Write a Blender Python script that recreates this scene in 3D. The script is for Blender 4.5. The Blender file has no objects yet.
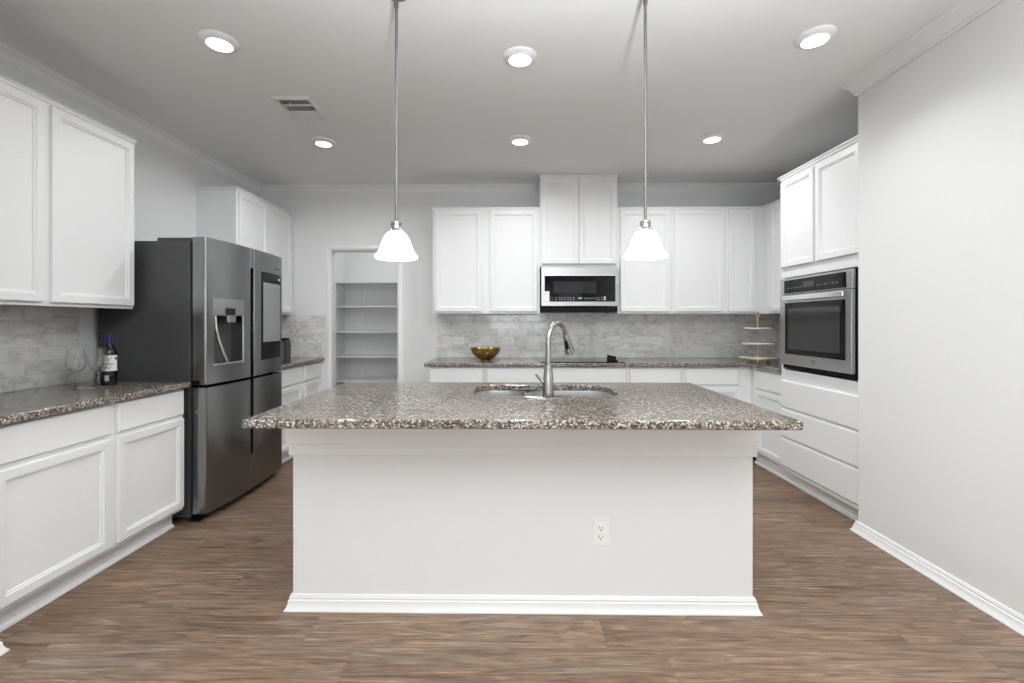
import bpy, bmesh, math, random
from mathutils import Vector, Matrix
random.seed(7)
C = bpy.context.scene.collection
SC = bpy.context.scene
PI = math.pi

# ------------------------------------------------------------------ camera, world, lights, exposure
F_PX, HOR, H = 450.0, 322.4, 1.288
YAW, PPX = math.radians(0.75), 506.1      # camera turned slightly left; principal point column
cam_d = bpy.data.cameras.new('camera')
cam_d.sensor_width = 36.0
cam_d.lens = F_PX / 1024 * 36.0
cam_d.shift_y = -(341.5 - HOR) / 1024
cam_d.shift_x = (512 - PPX) / 1024
cam_d.clip_start = 0.02
cam = bpy.data.objects.new('camera', cam_d)
cam.location = (0, 0, H)
cam.rotation_euler = (PI / 2, 0, YAW)
C.objects.link(cam)
SC.camera = cam

SC.view_settings.view_transform = 'Standard'
SC.view_settings.look = 'None'
SC.view_settings.gamma = 1.0
SC.view_settings.use_curve_mapping = False
SC.view_settings.exposure = 0.03
SC.cycles.use_denoising = True
SC.cycles.max_bounces = 12
SC.cycles.diffuse_bounces = 6
SC.cycles.glossy_bounces = 6
SC.cycles.transmission_bounces = 10
SC.cycles.sample_clamp_indirect = 6.0
SC.cycles.caustics_reflective = False
SC.cycles.caustics_refractive = False

world = bpy.data.worlds.new('world')
SC.world = world
world.use_nodes = True
bg = world.node_tree.nodes['Background']
bg.inputs[0].default_value = (0.93, 0.96, 1.0, 1)
bg.inputs[1].default_value = 1.0

def area(name, loc, rot, sx, sy, power, col=(1, 1, 1)):
    l = bpy.data.lights.new(name, 'AREA')
    l.shape = 'RECTANGLE'; l.size = sx; l.size_y = sy; l.energy = power; l.color = col
    o = bpy.data.objects.new(name, l); o.location = loc; o.rotation_euler = rot
    C.objects.link(o); return o

REAR = -3.6            # rear wall behind the camera; side windows added for fill, middle one inferred
WINDOWS = [(-1.72, -1.02, 0.30, 2.25), (-0.69, 0.98, 0.95, 1.95), (1.30, 1.95, 0.30, 2.25)]
WIN_POWER = (4.0, 24.0, 4.0)       # watts per square metre of each window
for wi, (wx0, wx1, wz0, wz1) in enumerate(WINDOWS):
    area('window_and_fill_light', ((wx0 + wx1) / 2, REAR - 0.16, (wz0 + wz1) / 2), (PI / 2, 0, 0),
         wx1 - wx0, wz1 - wz0, WIN_POWER[wi] * (wx1 - wx0) * (wz1 - wz0), (0.94, 0.985, 1.0))

# the photographer's flash, turned up to the ceiling beside the camera (it throws the rods' shadows there)
fl = bpy.data.lights.new('bounce_flash', 'SPOT')
fl.energy = 1450; fl.color = (0.94, 0.985, 1.0); fl.spot_size = math.radians(128); fl.spot_blend = 1.0; fl.shadow_soft_size = 0.10
flo = bpy.data.objects.new('bounce_flash', fl); C.objects.link(flo)
flo.location = (0.36, -0.40, 1.45); flo.rotation_euler = (math.radians(180 - 10), 0, 0)

DOWN_POWER, DOWN_FRONT = 11.0, 3.6      # watts of each round ceiling light, back row and front row (set lower against hot spots on the wall)
area('pantry_fill', (-1.6, 5.35, 2.70), (0, 0, 0), 0.2, 0.2, 4.0, (1, 1, 1))  # added fill light to brighten the pantry; no fixture modelled
LAMP_STRENGTH = 6.0
PENDANT_STRENGTH = 2.6

# ------------------------------------------------------------------ materials
def mat(name):
    m = bpy.data.materials.new(name); m.use_nodes = True
    nt = m.node_tree
    return m, nt, nt.nodes['Principled BSDF']

def simple(name, col, rough=0.5, metal=0.0, spec=0.5, bump=0.0, bscale=100.0, **kw):
    m, nt, b = mat(name)
    b.inputs['Base Color'].default_value = (*col, 1)
    b.inputs['Roughness'].default_value = rough
    b.inputs['Metallic'].default_value = metal
    b.inputs['Specular IOR Level'].default_value = spec
    for k, v in kw.items():
        b.inputs[k.replace('_', ' ')].default_value = v
    tc = nt.nodes.new('ShaderNodeTexCoord')
    n = nt.nodes.new('ShaderNodeTexNoise'); n.inputs['Scale'].default_value = bscale
    n.inputs['Detail'].default_value = 3
    nt.links.new(tc.outputs['Object'], n.inputs['Vector'])
    if bump:
        bp = nt.nodes.new('ShaderNodeBump'); bp.inputs['Strength'].default_value = bump
        bp.inputs['Distance'].default_value = 0.004
        nt.links.new(n.outputs['Fac'], bp.inputs['Height'])
        nt.links.new(bp.outputs[0], b.inputs['Normal'])
    else:
        mr = nt.nodes.new('ShaderNodeMapRange')
        mr.inputs['To Min'].default_value = rough * 0.93; mr.inputs['To Max'].default_value = min(1, rough * 1.07)
        nt.links.new(n.outputs['Fac'], mr.inputs['Value'])
        nt.links.new(mr.outputs[0], b.inputs['Roughness'])
    return m

def emit(name, col, strength):
    m, nt, b = mat(name)
    b.inputs['Base Color'].default_value = (*col, 1)
    b.inputs['Emission Color'].default_value = (*col, 1)
    b.inputs['Emission Strength'].default_value = strength
    return m

def ramp(nt, fac, stops, interp='LINEAR'):
    r = nt.nodes.new('ShaderNodeValToRGB'); e = r.color_ramp
    e.interpolation = interp
    while len(e.elements) < len(stops): e.elements.new(0.5)
    for el, (p, c) in zip(e.elements, stops):
        el.position = p; el.color = (*c, 1)
    nt.links.new(fac, r.inputs['Fac']); return r.outputs['Color']

def mixc(nt, fac, a, b, mode='MIX'):
    m = nt.nodes.new('ShaderNodeMix'); m.data_type = 'RGBA'; m.blend_type = mode
    for sock, v in ((m.inputs[0], fac), (m.inputs[6], a), (m.inputs[7], b)):
        if hasattr(v, 'links'): nt.links.new(v, sock)
        elif isinstance(v, (int, float)): sock.default_value = v
        else: sock.default_value = (*v, 1)
    return m.outputs[2]

def mth(nt, op, a, b=None):
    m = nt.nodes.new('ShaderNodeMath'); m.operation = op
    for i, v in enumerate((a, b)):
        if v is None: continue
        if hasattr(v, 'links'): nt.links.new(v, m.inputs[i])
        else: m.inputs[i].default_value = v
    return m.outputs[0]

def make_granite():
    m, nt, b = mat('granite')
    tc = nt.nodes.new('ShaderNodeTexCoord').outputs['Object']
    def vor(scale, rnd=1.0):
        v = nt.nodes.new('ShaderNodeTexVoronoi'); v.inputs['Scale'].default_value = scale
        v.inputs['Randomness'].default_value = rnd
        nt.links.new(warp, v.inputs['Vector']); return v
    nz = nt.nodes.new('ShaderNodeTexNoise'); nz.inputs['Scale'].default_value = 60; nz.inputs['Detail'].default_value = 3
    nt.links.new(tc, nz.inputs['Vector'])
    sub = nt.nodes.new('ShaderNodeVectorMath'); sub.operation = 'MULTIPLY_ADD'
    nt.links.new(nz.outputs['Color'], sub.inputs[0]); sub.inputs[1].default_value = (0.012,) * 3
    nt.links.new(tc, sub.inputs[2]); warp = sub.outputs[0]
    v1 = vor(150)
    sep = nt.nodes.new('ShaderNodeSeparateColor'); nt.links.new(v1.outputs['Color'], sep.inputs[0])
    base = ramp(nt, sep.outputs[0], [(0.0, (0.006, 0.006, 0.007)), (0.30, (0.032, 0.029, 0.027)), (0.44, (0.11, 0.090, 0.073)),
                                     (0.57, (0.235, 0.192, 0.155)), (0.74, (0.355, 0.315, 0.272)), (0.88, (0.58, 0.575, 0.55))], 'CONSTANT')
    v2 = vor(380)
    sep2 = nt.nodes.new('ShaderNodeSeparateColor'); nt.links.new(v2.outputs['Color'], sep2.inputs[0])
    fine = ramp(nt, sep2.outputs[1], [(0, (0.02, 0.02, 0.02)), (0.28, (0.18, 0.14, 0.11)), (0.6, (0.37, 0.31, 0.26)), (0.88, (0.62, 0.60, 0.57))], 'CONSTANT')
    c = mixc(nt, 0.25, base, fine)
    n2 = nt.nodes.new('ShaderNodeTexNoise'); n2.inputs['Scale'].default_value = 5; nt.links.new(tc, n2.inputs['Vector'])
    big = ramp(nt, n2.outputs['Fac'], [(0.35, (0.86, 0.80, 0.77)), (0.65, (1.08, 1.08, 1.08))])
    c = mixc(nt, 1.0, c, big, 'MULTIPLY')
    nt.links.new(c, b.inputs['Base Color'])
    b.inputs['Roughness'].default_value = 0.16
    b.inputs['Specular IOR Level'].default_value = 0.5
    return m

def make_floor():
    m, nt, b = mat('wood_plank')
    tc = nt.nodes.new('ShaderNodeTexCoord').outputs['Object']
    sx = nt.nodes.new('ShaderNodeSeparateXYZ'); nt.links.new(tc, sx.inputs[0])
    X, Y = sx.outputs[0], sx.outputs[1]
    PW, PL = 0.178, 1.22
    ry = mth(nt, 'DIVIDE', Y, PW); row = mth(nt, 'FLOOR', ry)
    wn = nt.nodes.new('ShaderNodeTexWhiteNoise'); wn.noise_dimensions = '1D'; nt.links.new(row, wn.inputs['W'])
    xo = mth(nt, 'ADD', mth(nt, 'DIVIDE', X, PL), mth(nt, 'MULTIPLY', wn.outputs['Value'], 1.0))
    col = mth(nt, 'FLOOR', xo)
    cb = nt.nodes.new('ShaderNodeCombineXYZ'); nt.links.new(row, cb.inputs[0]); nt.links.new(col, cb.inputs[1])
    w2 = nt.nodes.new('ShaderNodeTexWhiteNoise'); w2.noise_dimensions = '2D'; nt.links.new(cb.outputs[0], w2.inputs['Vector'])
    pid = w2.outputs['Value']
    def grain(sx_, sy_, det, dist, k):
        c = nt.nodes.new('ShaderNodeCombineXYZ')
        nt.links.new(mth(nt, 'MULTIPLY', X, sx_), c.inputs[0]); nt.links.new(mth(nt, 'MULTIPLY', Y, sy_), c.inputs[1])
        nt.links.new(mth(nt, 'MULTIPLY', pid, k), c.inputs[2])
        n = nt.nodes.new('ShaderNodeTexNoise'); n.inputs['Scale'].default_value = 1.0
        n.inputs['Detail'].default_value = det; n.inputs['Roughness'].default_value = 0.62
        n.inputs['Distortion'].default_value = dist
        nt.links.new(c.outputs[0], n.inputs['Vector']); return n.outputs['Fac']
    g1 = grain(2.2, 30, 8, 2.2, 43)
    g2 = grain(9.0, 190, 4, 0.8, 91)
    g3 = grain(0.7, 7, 3, 1.4, 17)
    base = ramp(nt, g1, [(0.27, (0.068, 0.040, 0.026)), (0.40, (0.145, 0.088, 0.056)), (0.52, (0.210, 0.134, 0.087)),
                         (0.62, (0.280, 0.188, 0.128)), (0.76, (0.47, 0.36, 0.27))])
    grey = ramp(nt, g1, [(0.26, (0.100, 0.080, 0.065)), (0.5, (0.225, 0.180, 0.145)), (0.75, (0.43, 0.37, 0.315))])
    gm = ramp(nt, g3, [(0.50, (0, 0, 0)), (0.72, (0.7, 0.7, 0.7))])
    c = mixc(nt, gm, base, grey)
    fine = ramp(nt, g2, [(0.3, (0.66, 0.65, 0.64)), (0.5, (1, 1, 1)), (0.70, (1.28, 1.28, 1.28))])
    c = mixc(nt, 1.0, c, fine, 'MULTIPLY')
    tone = ramp(nt, pid, [(0, (0.79, 0.785, 0.78)), (0.5, (0.88, 0.885, 0.89)), (1, (0.98, 0.985, 0.99))])
    c = mixc(nt, 1.0, c, tone, 'MULTIPLY')
    fy = mth(nt, 'FRACT', ry); fx = mth(nt, 'FRACT', xo)
    ey = mth(nt, 'LESS_THAN', mth(nt, 'MINIMUM', fy, mth(nt, 'SUBTRACT', 1.0, fy)), 0.008)
    ex = mth(nt, 'LESS_THAN', mth(nt, 'MINIMUM', fx, mth(nt, 'SUBTRACT', 1.0, fx)), 0.0012)
    gap = mth(nt, 'MAXIMUM', ey, ex)
    c = mixc(nt, mth(nt, 'MULTIPLY', gap, 0.35), c, (0.05, 0.035, 0.027))
    nt.links.new(c, b.inputs['Base Color'])
    b.inputs['Roughness'].default_value = 0.42
    b.inputs['Specular IOR Level'].default_value = 0.35
    bp = nt.nodes.new('ShaderNodeBump'); bp.inputs['Strength'].default_value = 0.12; bp.inputs['Distance'].default_value = 0.002
    nt.links.new(g2, bp.inputs['Height']); nt.links.new(bp.outputs[0], b.inputs['Normal'])
    return m

def make_tile(name, axes):
    """polished marble subway tile; axes = which world axes run along and up the wall"""
    m, nt, b = mat(name)
    tc = nt.nodes.new('ShaderNodeTexCoord').outputs['Object']
    sx = nt.nodes.new('ShaderNodeSeparateXYZ'); nt.links.new(tc, sx.inputs[0])
    cb = nt.nodes.new('ShaderNodeCombineXYZ')
    nt.links.new(sx.outputs[axes], cb.inputs[0]); nt.links.new(mth(nt, 'SUBTRACT', sx.outputs[2], 0.9157), cb.inputs[1])
    br = nt.nodes.new('ShaderNodeTexBrick')
    br.inputs['Scale'].default_value = 1.0; br.inputs['Brick Width'].default_value = 0.1535
    br.inputs['Row Height'].default_value = 0.0765; br.inputs['Mortar Size'].default_value = 0.0016
    br.inputs['Mortar Smooth'].default_value = 0.2
    br.inputs['Color1'].default_value = (0, 0, 0, 1); br.inputs['Color2'].default_value = (1, 1, 1, 1)
    br.inputs['Mortar'].default_value = (0.5, 0.5, 0.5, 1)
    nt.links.new(cb.outputs[0], br.inputs['Vector'])
    sc = nt.nodes.new('ShaderNodeSeparateColor'); nt.links.new(br.outputs['Color'], sc.inputs[0])
    rnd = sc.outputs[0]
    mp = nt.nodes.new('ShaderNodeMapping'); mp.inputs['Rotation'].default_value = (0, 0, math.radians(28))
    mp.inputs['Scale'].default_value = (2.0, 4.5, 1)
    nt.links.new(cb.outputs[0], mp.inputs['Vector'])
    n = nt.nodes.new('ShaderNodeTexNoise'); n.noise_dimensions = '4D'
    n.inputs['Scale'].default_value = 1.0; n.inputs['Detail'].default_value = 6; n.inputs['Roughness'].default_value = 0.6
    n.inputs['Distortion'].default_value = 1.1
    nt.links.new(mp.outputs[0], n.inputs['Vector']); nt.links.new(mth(nt, 'MULTIPLY', rnd, 2.4), n.inputs['W'])
    vein = mth(nt, 'ABSOLUTE', mth(nt, 'SUBTRACT', n.outputs['Fac'], 0.5))
    v = ramp(nt, vein, [(0.0, (0.50, 0.50, 0.495)), (0.010, (0.70, 0.70, 0.69)), (0.05, (0.82, 0.815, 0.805)), (0.2, (0.86, 0.855, 0.845))])
    n2 = nt.nodes.new('ShaderNodeTexNoise'); n2.inputs['Scale'].default_value = 9; nt.links.new(cb.outputs[0], n2.inputs['Vector'])
    cl = ramp(nt, n2.outputs['Fac'], [(0.35, (0.88, 0.88, 0.88)), (0.6, (1.0, 1.0, 1.0))])
    c = mixc(nt, 1.0, v, cl, 'MULTIPLY')
    tn = ramp(nt, rnd, [(0, (0.94, 0.935, 0.93)), (1, (1.03, 1.03, 1.03))])
    c = mixc(nt, 1.0, c, tn, 'MULTIPLY')
    c = mixc(nt, mth(nt, 'MULTIPLY', br.outputs['Fac'], 0.8), c, (0.50, 0.495, 0.485))
    nt.links.new(c, b.inputs['Base Color'])
    rr = nt.nodes.new('ShaderNodeMapRange'); rr.inputs['To Min'].default_value = 0.10; rr.inputs['To Max'].default_value = 0.7
    nt.links.new(br.outputs['Fac'], rr.inputs['Value']); nt.links.new(rr.outputs[0], b.inputs['Roughness'])
    bp = nt.nodes.new('ShaderNodeBump'); bp.invert = True; bp.inputs['Strength'].default_value = 0.35
    bp.inputs['Distance'].default_value = 0.002
    nt.links.new(br.outputs['Fac'], bp.inputs['Height']); nt.links.new(bp.outputs[0], b.inputs['Normal'])
    return m

def make_brushed(name, col, rough, axis):
    m, nt, b = mat(name)
    tc = nt.nodes.new('ShaderNodeTexCoord').outputs['Object']
    mp = nt.nodes.new('ShaderNodeMapping'); s = [420, 420, 420]; s[axis] = 4
    mp.inputs['Scale'].default_value = s
    nt.links.new(tc, mp.inputs['Vector'])
    n = nt.nodes.new('ShaderNodeTexNoise'); n.inputs['Scale'].default_value = 1; n.inputs['Detail'].default_value = 2
    nt.links.new(mp.outputs[0], n.inputs['Vector'])
    c = ramp(nt, n.outputs['Fac'], [(0.3, tuple(k * 0.92 for k in col)), (0.7, tuple(min(1, k * 1.06) for k in col))])
    nt.links.new(c, b.inputs['Base Color'])
    b.inputs['Metallic'].default_value = 1.0
    mr = nt.nodes.new('ShaderNodeMapRange'); mr.inputs['To Min'].default_value = rough * 0.85; mr.inputs['To Max'].default_value = rough * 1.2
    nt.links.new(n.outputs['Fac'], mr.inputs['Value']); nt.links.new(mr.outputs[0], b.inputs['Roughness'])
    return m

def make_shade():
    m, nt, b = mat('alabaster_glass')
    tc = nt.nodes.new('ShaderNodeTexCoord').outputs['Object']
    n = nt.nodes.new('ShaderNodeTexNoise'); n.inputs['Scale'].default_value = 14; n.inputs['Detail'].default_value = 3
    n.inputs['Distortion'].default_value = 2.0
    nt.links.new(tc, n.inputs['Vector'])
    c = ramp(nt, n.outputs['Fac'], [(0.36, (0.80, 0.83, 0.86)), (0.6, (1, 0.99, 0.98))])
    nt.links.new(c, b.inputs['Base Color']); nt.links.new(c, b.inputs['Emission Color'])
    b.inputs['Emission Strength'].default_value = PENDANT_STRENGTH
    b.inputs['Roughness'].default_value = 0.2
    return m

M = {}
M['wall'] = simple('wall_paint', (0.775, 0.78, 0.782), 0.62, bump=0.22, bscale=150, spec=0.3)
M['ceiling'] = simple('ceiling_paint', (0.80, 0.808, 0.808), 0.8, bump=0.15, bscale=120, spec=0.2)
M['white'] = simple('cabinet_paint', (0.80, 0.805, 0.81), 0.38)
M['trim'] = simple('trim_paint', (0.82, 0.82, 0.825), 0.35)
M['island'] = simple('island_paint', (0.765, 0.77, 0.775), 0.55, bump=0.12, bscale=90, spec=0.3)
M['granite'] = make_granite()
M['floor'] = make_floor()
M['tile_x'] = make_tile('marble_tile_back', 0)
M['tile_y'] = make_tile('marble_tile_side', 1)
M['fridge'] = make_brushed('fridge_stainless', (0.265, 0.268, 0.271), 0.22, 2)
M['rod'] = simple('rod_nickel', (0.20, 0.20, 0.197), 0.5, metal=1.0)
M['steel'] = make_brushed('brushed_steel', (0.40, 0.40, 0.40), 0.28, 0)
M['steel_v'] = make_brushed('brushed_steel_side', (0.50, 0.50, 0.50), 0.28, 1)
M['nickel'] = make_brushed('brushed_nickel', (0.38, 0.375, 0.365), 0.25, 2)
M['bright'] = simple('bright_steel', (0.78, 0.78, 0.78), 0.2, metal=1.0)
M['sink'] = simple('sink_steel', (0.66, 0.66, 0.66), 0.3, metal=1.0)
M['charcoal'] = simple('charcoal_enamel', (0.045, 0.045, 0.047), 0.42)
M['black'] = simple('black_plastic', (0.008, 0.008, 0.009), 0.5, spec=0.08)
M['blackglass'] = simple('black_glass', (0.006, 0.006, 0.007), 0.06, spec=0.22)
M['bezel'] = simple('screen_bezel', (0.008, 0.008, 0.009), 0.12, spec=0.2)
M['ovenglass'] = simple('oven_glass', (0.03, 0.03, 0.031), 0.05)
M['window_tint'] = simple('microwave_window', (0.022, 0.022, 0.023), 0.15, spec=0.25)
M['screen'] = simple('screen_glass', (0.27, 0.275, 0.28), 0.12)
M['plate'] = simple('outlet_plastic', (0.83, 0.83, 0.82), 0.35)
M['slot'] = simple('slot_dark', (0.03, 0.03, 0.03), 0.6)
M['brass'] = simple('brass', (0.42, 0.29, 0.10), 0.24, metal=1.0)
M['gold'] = simple('gold_wire', (0.72, 0.50, 0.18), 0.25, metal=1.0)
M['marble'] = simple('white_marble', (0.80, 0.79, 0.77), 0.25)
M['shade'] = make_shade()
M['lens'] = emit('lamp_lens', (1, 0.99, 0.97), LAMP_STRENGTH)
M['bottle'] = simple('dark_bottle_glass', (0.006, 0.008, 0.007), 0.06)
M['foil'] = simple('violet_foil', (0.022, 0.016, 0.13), 0.3, metal=0.4)
M['paper'] = simple('label_paper', (0.84, 0.83, 0.80), 0.7)
M['ink'] = simple('label_ink', (0.09, 0.09, 0.10), 0.7)
M['dim'] = simple('panel_print', (0.42, 0.42, 0.42), 0.5)
M['dimmer'] = simple('faint_print', (0.16, 0.16, 0.16), 0.5)
M['vent'] = simple('vent_enamel', (0.74, 0.74, 0.735), 0.45)
M['duct'] = simple('duct_dark', (0.02, 0.02, 0.02), 0.8)
gm_, gnt, gb = mat('clear_glass')
gb.inputs['Base Color'].default_value = (1, 1, 1, 1); gb.inputs['Transmission Weight'].default_value = 1
gb.inputs['Roughness'].default_value = 0.0; gb.inputs['IOR'].default_value = 1.45
M['glass'] = gm_

# ------------------------------------------------------------------ mesh helpers
class MB:
    def __init__(s): s.v = []; s.f = []
    def add(s, vs, fs):
        n = len(s.v); s.v += [tuple(v) for v in vs]; s.f += [tuple(i + n for i in f) for f in fs]; return s
    def box(s, x0, x1, y0, y1, z0, z1):
        return s.add([(x0, y0, z0), (x1, y0, z0), (x1, y1, z0), (x0, y1, z0), (x0, y0, z1), (x1, y0, z1), (x1, y1, z1), (x0, y1, z1)],
                     [(0, 3, 2, 1), (4, 5, 6, 7), (0, 1, 5, 4), (1, 2, 6, 5), (2, 3, 7, 6), (3, 0, 4, 7)])
    def prism(s, poly, z0, z1):                # polygon in xy (counter-clockwise), extruded in z
        n = len(poly)
        return s.add([(x, y, z0) for x, y in poly] + [(x, y, z1) for x, y in poly],
                     [tuple(range(n))[::-1], tuple(range(n, 2 * n))] + [(i, (i + 1) % n, n + (i + 1) % n, n + i) for i in range(n)])
    def rings(s, rs, cap0=True, cap1=True):
        n = len(rs[0]); vs = [p for r in rs for p in r]; fs = []
        for k in range(len(rs) - 1):
            for i in range(n):
                fs.append((k * n + i, k * n + (i + 1) % n, (k + 1) * n + (i + 1) % n, (k + 1) * n + i))
        if cap0: fs.append(tuple(range(n))[::-1])
        if cap1: fs.append(tuple(range((len(rs) - 1) * n, len(rs) * n)))
        return s.add(vs, fs)
    def front(s, x0, x1, z0, z1, steps, y=0.0):  # stepped rectangular panel facing -y; steps = (inset, forward)
        def ring(i, d): return [(x0 + i, y - d, z0 + i), (x1 - i, y - d, z0 + i), (x1 - i, y - d, z1 - i), (x0 + i, y - d, z1 - i)]
        return s.rings([ring(*st) for st in steps])
    def lathe(s, prof, c=(0, 0, 0), n=32, close=False):
        rs = [[(c[0] + r * math.cos(2 * PI * i / n), c[1] + r * math.sin(2 * PI * i / n), c[2] + z) for i in range(n)] for r, z in prof]
        if close: return s.rings(rs + [rs[0]], False, False)
        return s.rings(rs, True, True)
    def tube(s, pts, rad, n=12):
        pts = [Vector(p) for p in pts]
        if not isinstance(rad, (list, tuple)): rad = [rad] * len(pts)
        t0 = (pts[1] - pts[0]).normalized()
        u = t0.orthogonal().normalized(); rs = []
        for i, p in enumerate(pts):
            t = (pts[min(i + 1, len(pts) - 1)] - pts[max(i - 1, 0)]).normalized()
            u = (u - t * u.dot(t)).normalized(); w = t.cross(u)
            rs.append([p + (u * math.cos(2 * PI * k / n) + w * math.sin(2 * PI * k / n)) * rad[i] for k in range(n)])
        return s.rings(rs)
    def sweep(s, prof, path, closed=False, side=1):   # prof (out, z); path in xy; out = right-hand side of travel * side
        P = [Vector((p[0], p[1])) for p in path]; n = len(P); rs = []
        for i in range(n):
            def d(a, b): return (P[b % n] - P[a % n]).normalized()
            d1 = d(i - 1, i) if (closed or i > 0) else d(i, i + 1)
            d2 = d(i, i + 1) if (closed or i < n - 1) else d(i - 1, i)
            n1 = Vector((d1.y, -d1.x)) * side; n2 = Vector((d2.y, -d2.x)) * side
            m = n1 + n2; m = m / m.dot(n1)
            rs.append([(P[i].x + m.x * o, P[i].y + m.y * o, z) for o, z in prof])
        if closed: rs.append(rs[0])
        return s.rings(rs, not closed, not closed)
    def build(s, name, m, parent=None, bevel=0, smooth=None, seg=2, loc=None):
        me = bpy.data.meshes.new(name)
        me.from_pydata(s.v, [], s.f)
        bm = bmesh.new(); bm.from_mesh(me)
        bmesh.ops.remove_doubles(bm, verts=bm.verts, dist=1e-6)
        bmesh.ops.recalc_face_normals(bm, faces=bm.faces)
        bm.to_mesh(me); bm.free()
        me.materials.append(m)
        o = bpy.data.objects.new(name, me); C.objects.link(o)
        if parent: o.parent = parent
        if loc: o.location = loc
        if smooth is not None:
            for p in me.polygons: p.use_smooth = True
            me.set_sharp_from_angle(angle=math.radians(smooth))
        if bevel:
            b = o.modifiers.new('bevel', 'BEVEL'); b.width = bevel; b.segments = seg
            b.limit_method = 'ANGLE'; b.angle_limit = math.radians(40); b.harden_normals = False
        return o

def tag(o, label, cat, group=None):
    o['label'] = label; o['category'] = cat
    if group: o['group'] = group
    return o
def thing(name, label, cat, loc=(0, 0, 0), rz=0, group=None):
    o = bpy.data.objects.new(name, None); C.objects.link(o)
    o.empty_display_size = 0.1
    o.location = loc; o.rotation_euler = (0, 0, rz)
    return tag(o, label, cat, group)
def struct(o, label, cat):
    o['kind'] = 'structure'; o['label'] = label; o['category'] = cat; return o
def dup(root, loc, label, group=None, name=None):
    r = root.copy(); C.objects.link(r); r.location = loc; r['label'] = label
    for ch in list(root.children):
        c = ch.copy(); C.objects.link(c); c.parent = r
        for g in list(ch.children):
            d = g.copy(); C.objects.link(d); d.parent = c
    return r
def cut(o, cutter_mb):
    """subtract a solid from a mesh for good; the cutting solid is deleted"""
    k = cutter_mb.build('cutter', M['white']); k.parent = o.parent
    md = o.modifiers.new('cut', 'BOOLEAN'); md.operation = 'DIFFERENCE'; md.object = k; md.solver = 'EXACT'
    dg = bpy.context.evaluated_depsgraph_get()
    me = bpy.data.meshes.new_from_object(o.evaluated_get(dg))
    o.modifiers.remove(md); o.data = me
    bpy.data.objects.remove(k)
def rrect(x0, x1, y0, y1, r, n=6):
    out = []
    for cx, cy, a in ((x1 - r, y1 - r, 0), (x0 + r, y1 - r, 90), (x0 + r, y0 + r, 180), (x1 - r, y0 + r, 270)):
        for i in range(n + 1):
            t = math.radians(a + 90 * i / n); out.append((cx + r * math.cos(t), cy + r * math.sin(t)))
    return out

# ------------------------------------------------------------------ dimensions (x right, y away from the camera, z up)
CEIL = 2.74
BACK = 4.78            # back wall
LW, RW = -2.71, 2.80   # kitchen side walls
LS, RS = -2.002, 2.127   # inner faces of the nearer side walls
LSY, RSY = 1.715, 2.798  # where those nearer walls end
CT, CB = 0.914, 0.878  # countertop top and underside
UB, UT = 1.372, 2.42   # wall cabinets

# ------------------------------------------------------------------ room shell
struct(MB().box(-3.2, 3.3, REAR - 0.12, 6.2, -0.1, 0).build('floor', M['floor']), 'brown wood plank floor with grey streaks running left to right', 'floor')
struct(MB().box(-3.2, 3.3, REAR - 0.12, 6.2, CEIL, CEIL + 0.1).build('ceiling', M['ceiling']), 'flat grey white ceiling with six round lights', 'ceiling')
struct(MB().box(LW - 0.12, LW, LSY - 0.12, BACK + 0.12, 0, CEIL).build('wall_left', M['wall']), 'white wall behind the fridge and left cabinets', 'wall')
struct(MB().prism([(LW, LSY - 0.12), (LS - 0.12, LSY - 0.12), (LS - 0.12, REAR), (LS, REAR), (LS, LSY), (LW, LSY)], 0, CEIL)
       .build('wall_left_near', M['wall'], bevel=0.008), 'white wall end beside the left base cabinet', 'wall')
struct(MB().prism([(RS, REAR), (RS + 0.12, REAR), (RS + 0.12, RSY - 0.12), (RW, RSY - 0.12), (RW, RSY), (RS, RSY)], 0, CEIL)
       .build('wall_right_near', M['wall'], bevel=0.008), 'large white wall filling the right of the picture', 'wall')
struct(MB().box(RW, RW + 0.12, RSY - 0.12, BACK + 0.12, 0, CEIL).build('wall_right', M['wall']), 'white wall behind the oven cabinet', 'wall')
DX0, DX1, DZ = -1.936, -1.214, 2.062
wb = MB()
wb.box(LW, DX0, BACK, BACK + 0.12, 0, CEIL); wb.box(DX1, RW, BACK, BACK + 0.12, 0, CEIL); wb.box(DX0, DX1, BACK, BACK + 0.12, DZ, CEIL)
struct(wb.build('wall_back', M['wall']), 'white back wall with the pantry doorway', 'wall')
PX0, PX1, PYB = -2.22, -1.10, 5.95
wp = MB()
wp.box(PX0 - 0.1, PX0, BACK + 0.12, PYB, 0, CEIL); wp.box(PX1, PX1 + 0.1, BACK + 0.12, PYB, 0, CEIL); wp.box(PX0 - 0.1, PX1 + 0.1, PYB, PYB + 0.1, 0, CEIL)
struct(wp.build('wall_pantry', M['wall']), 'white pantry walls seen through the doorway', 'wall')
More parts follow.
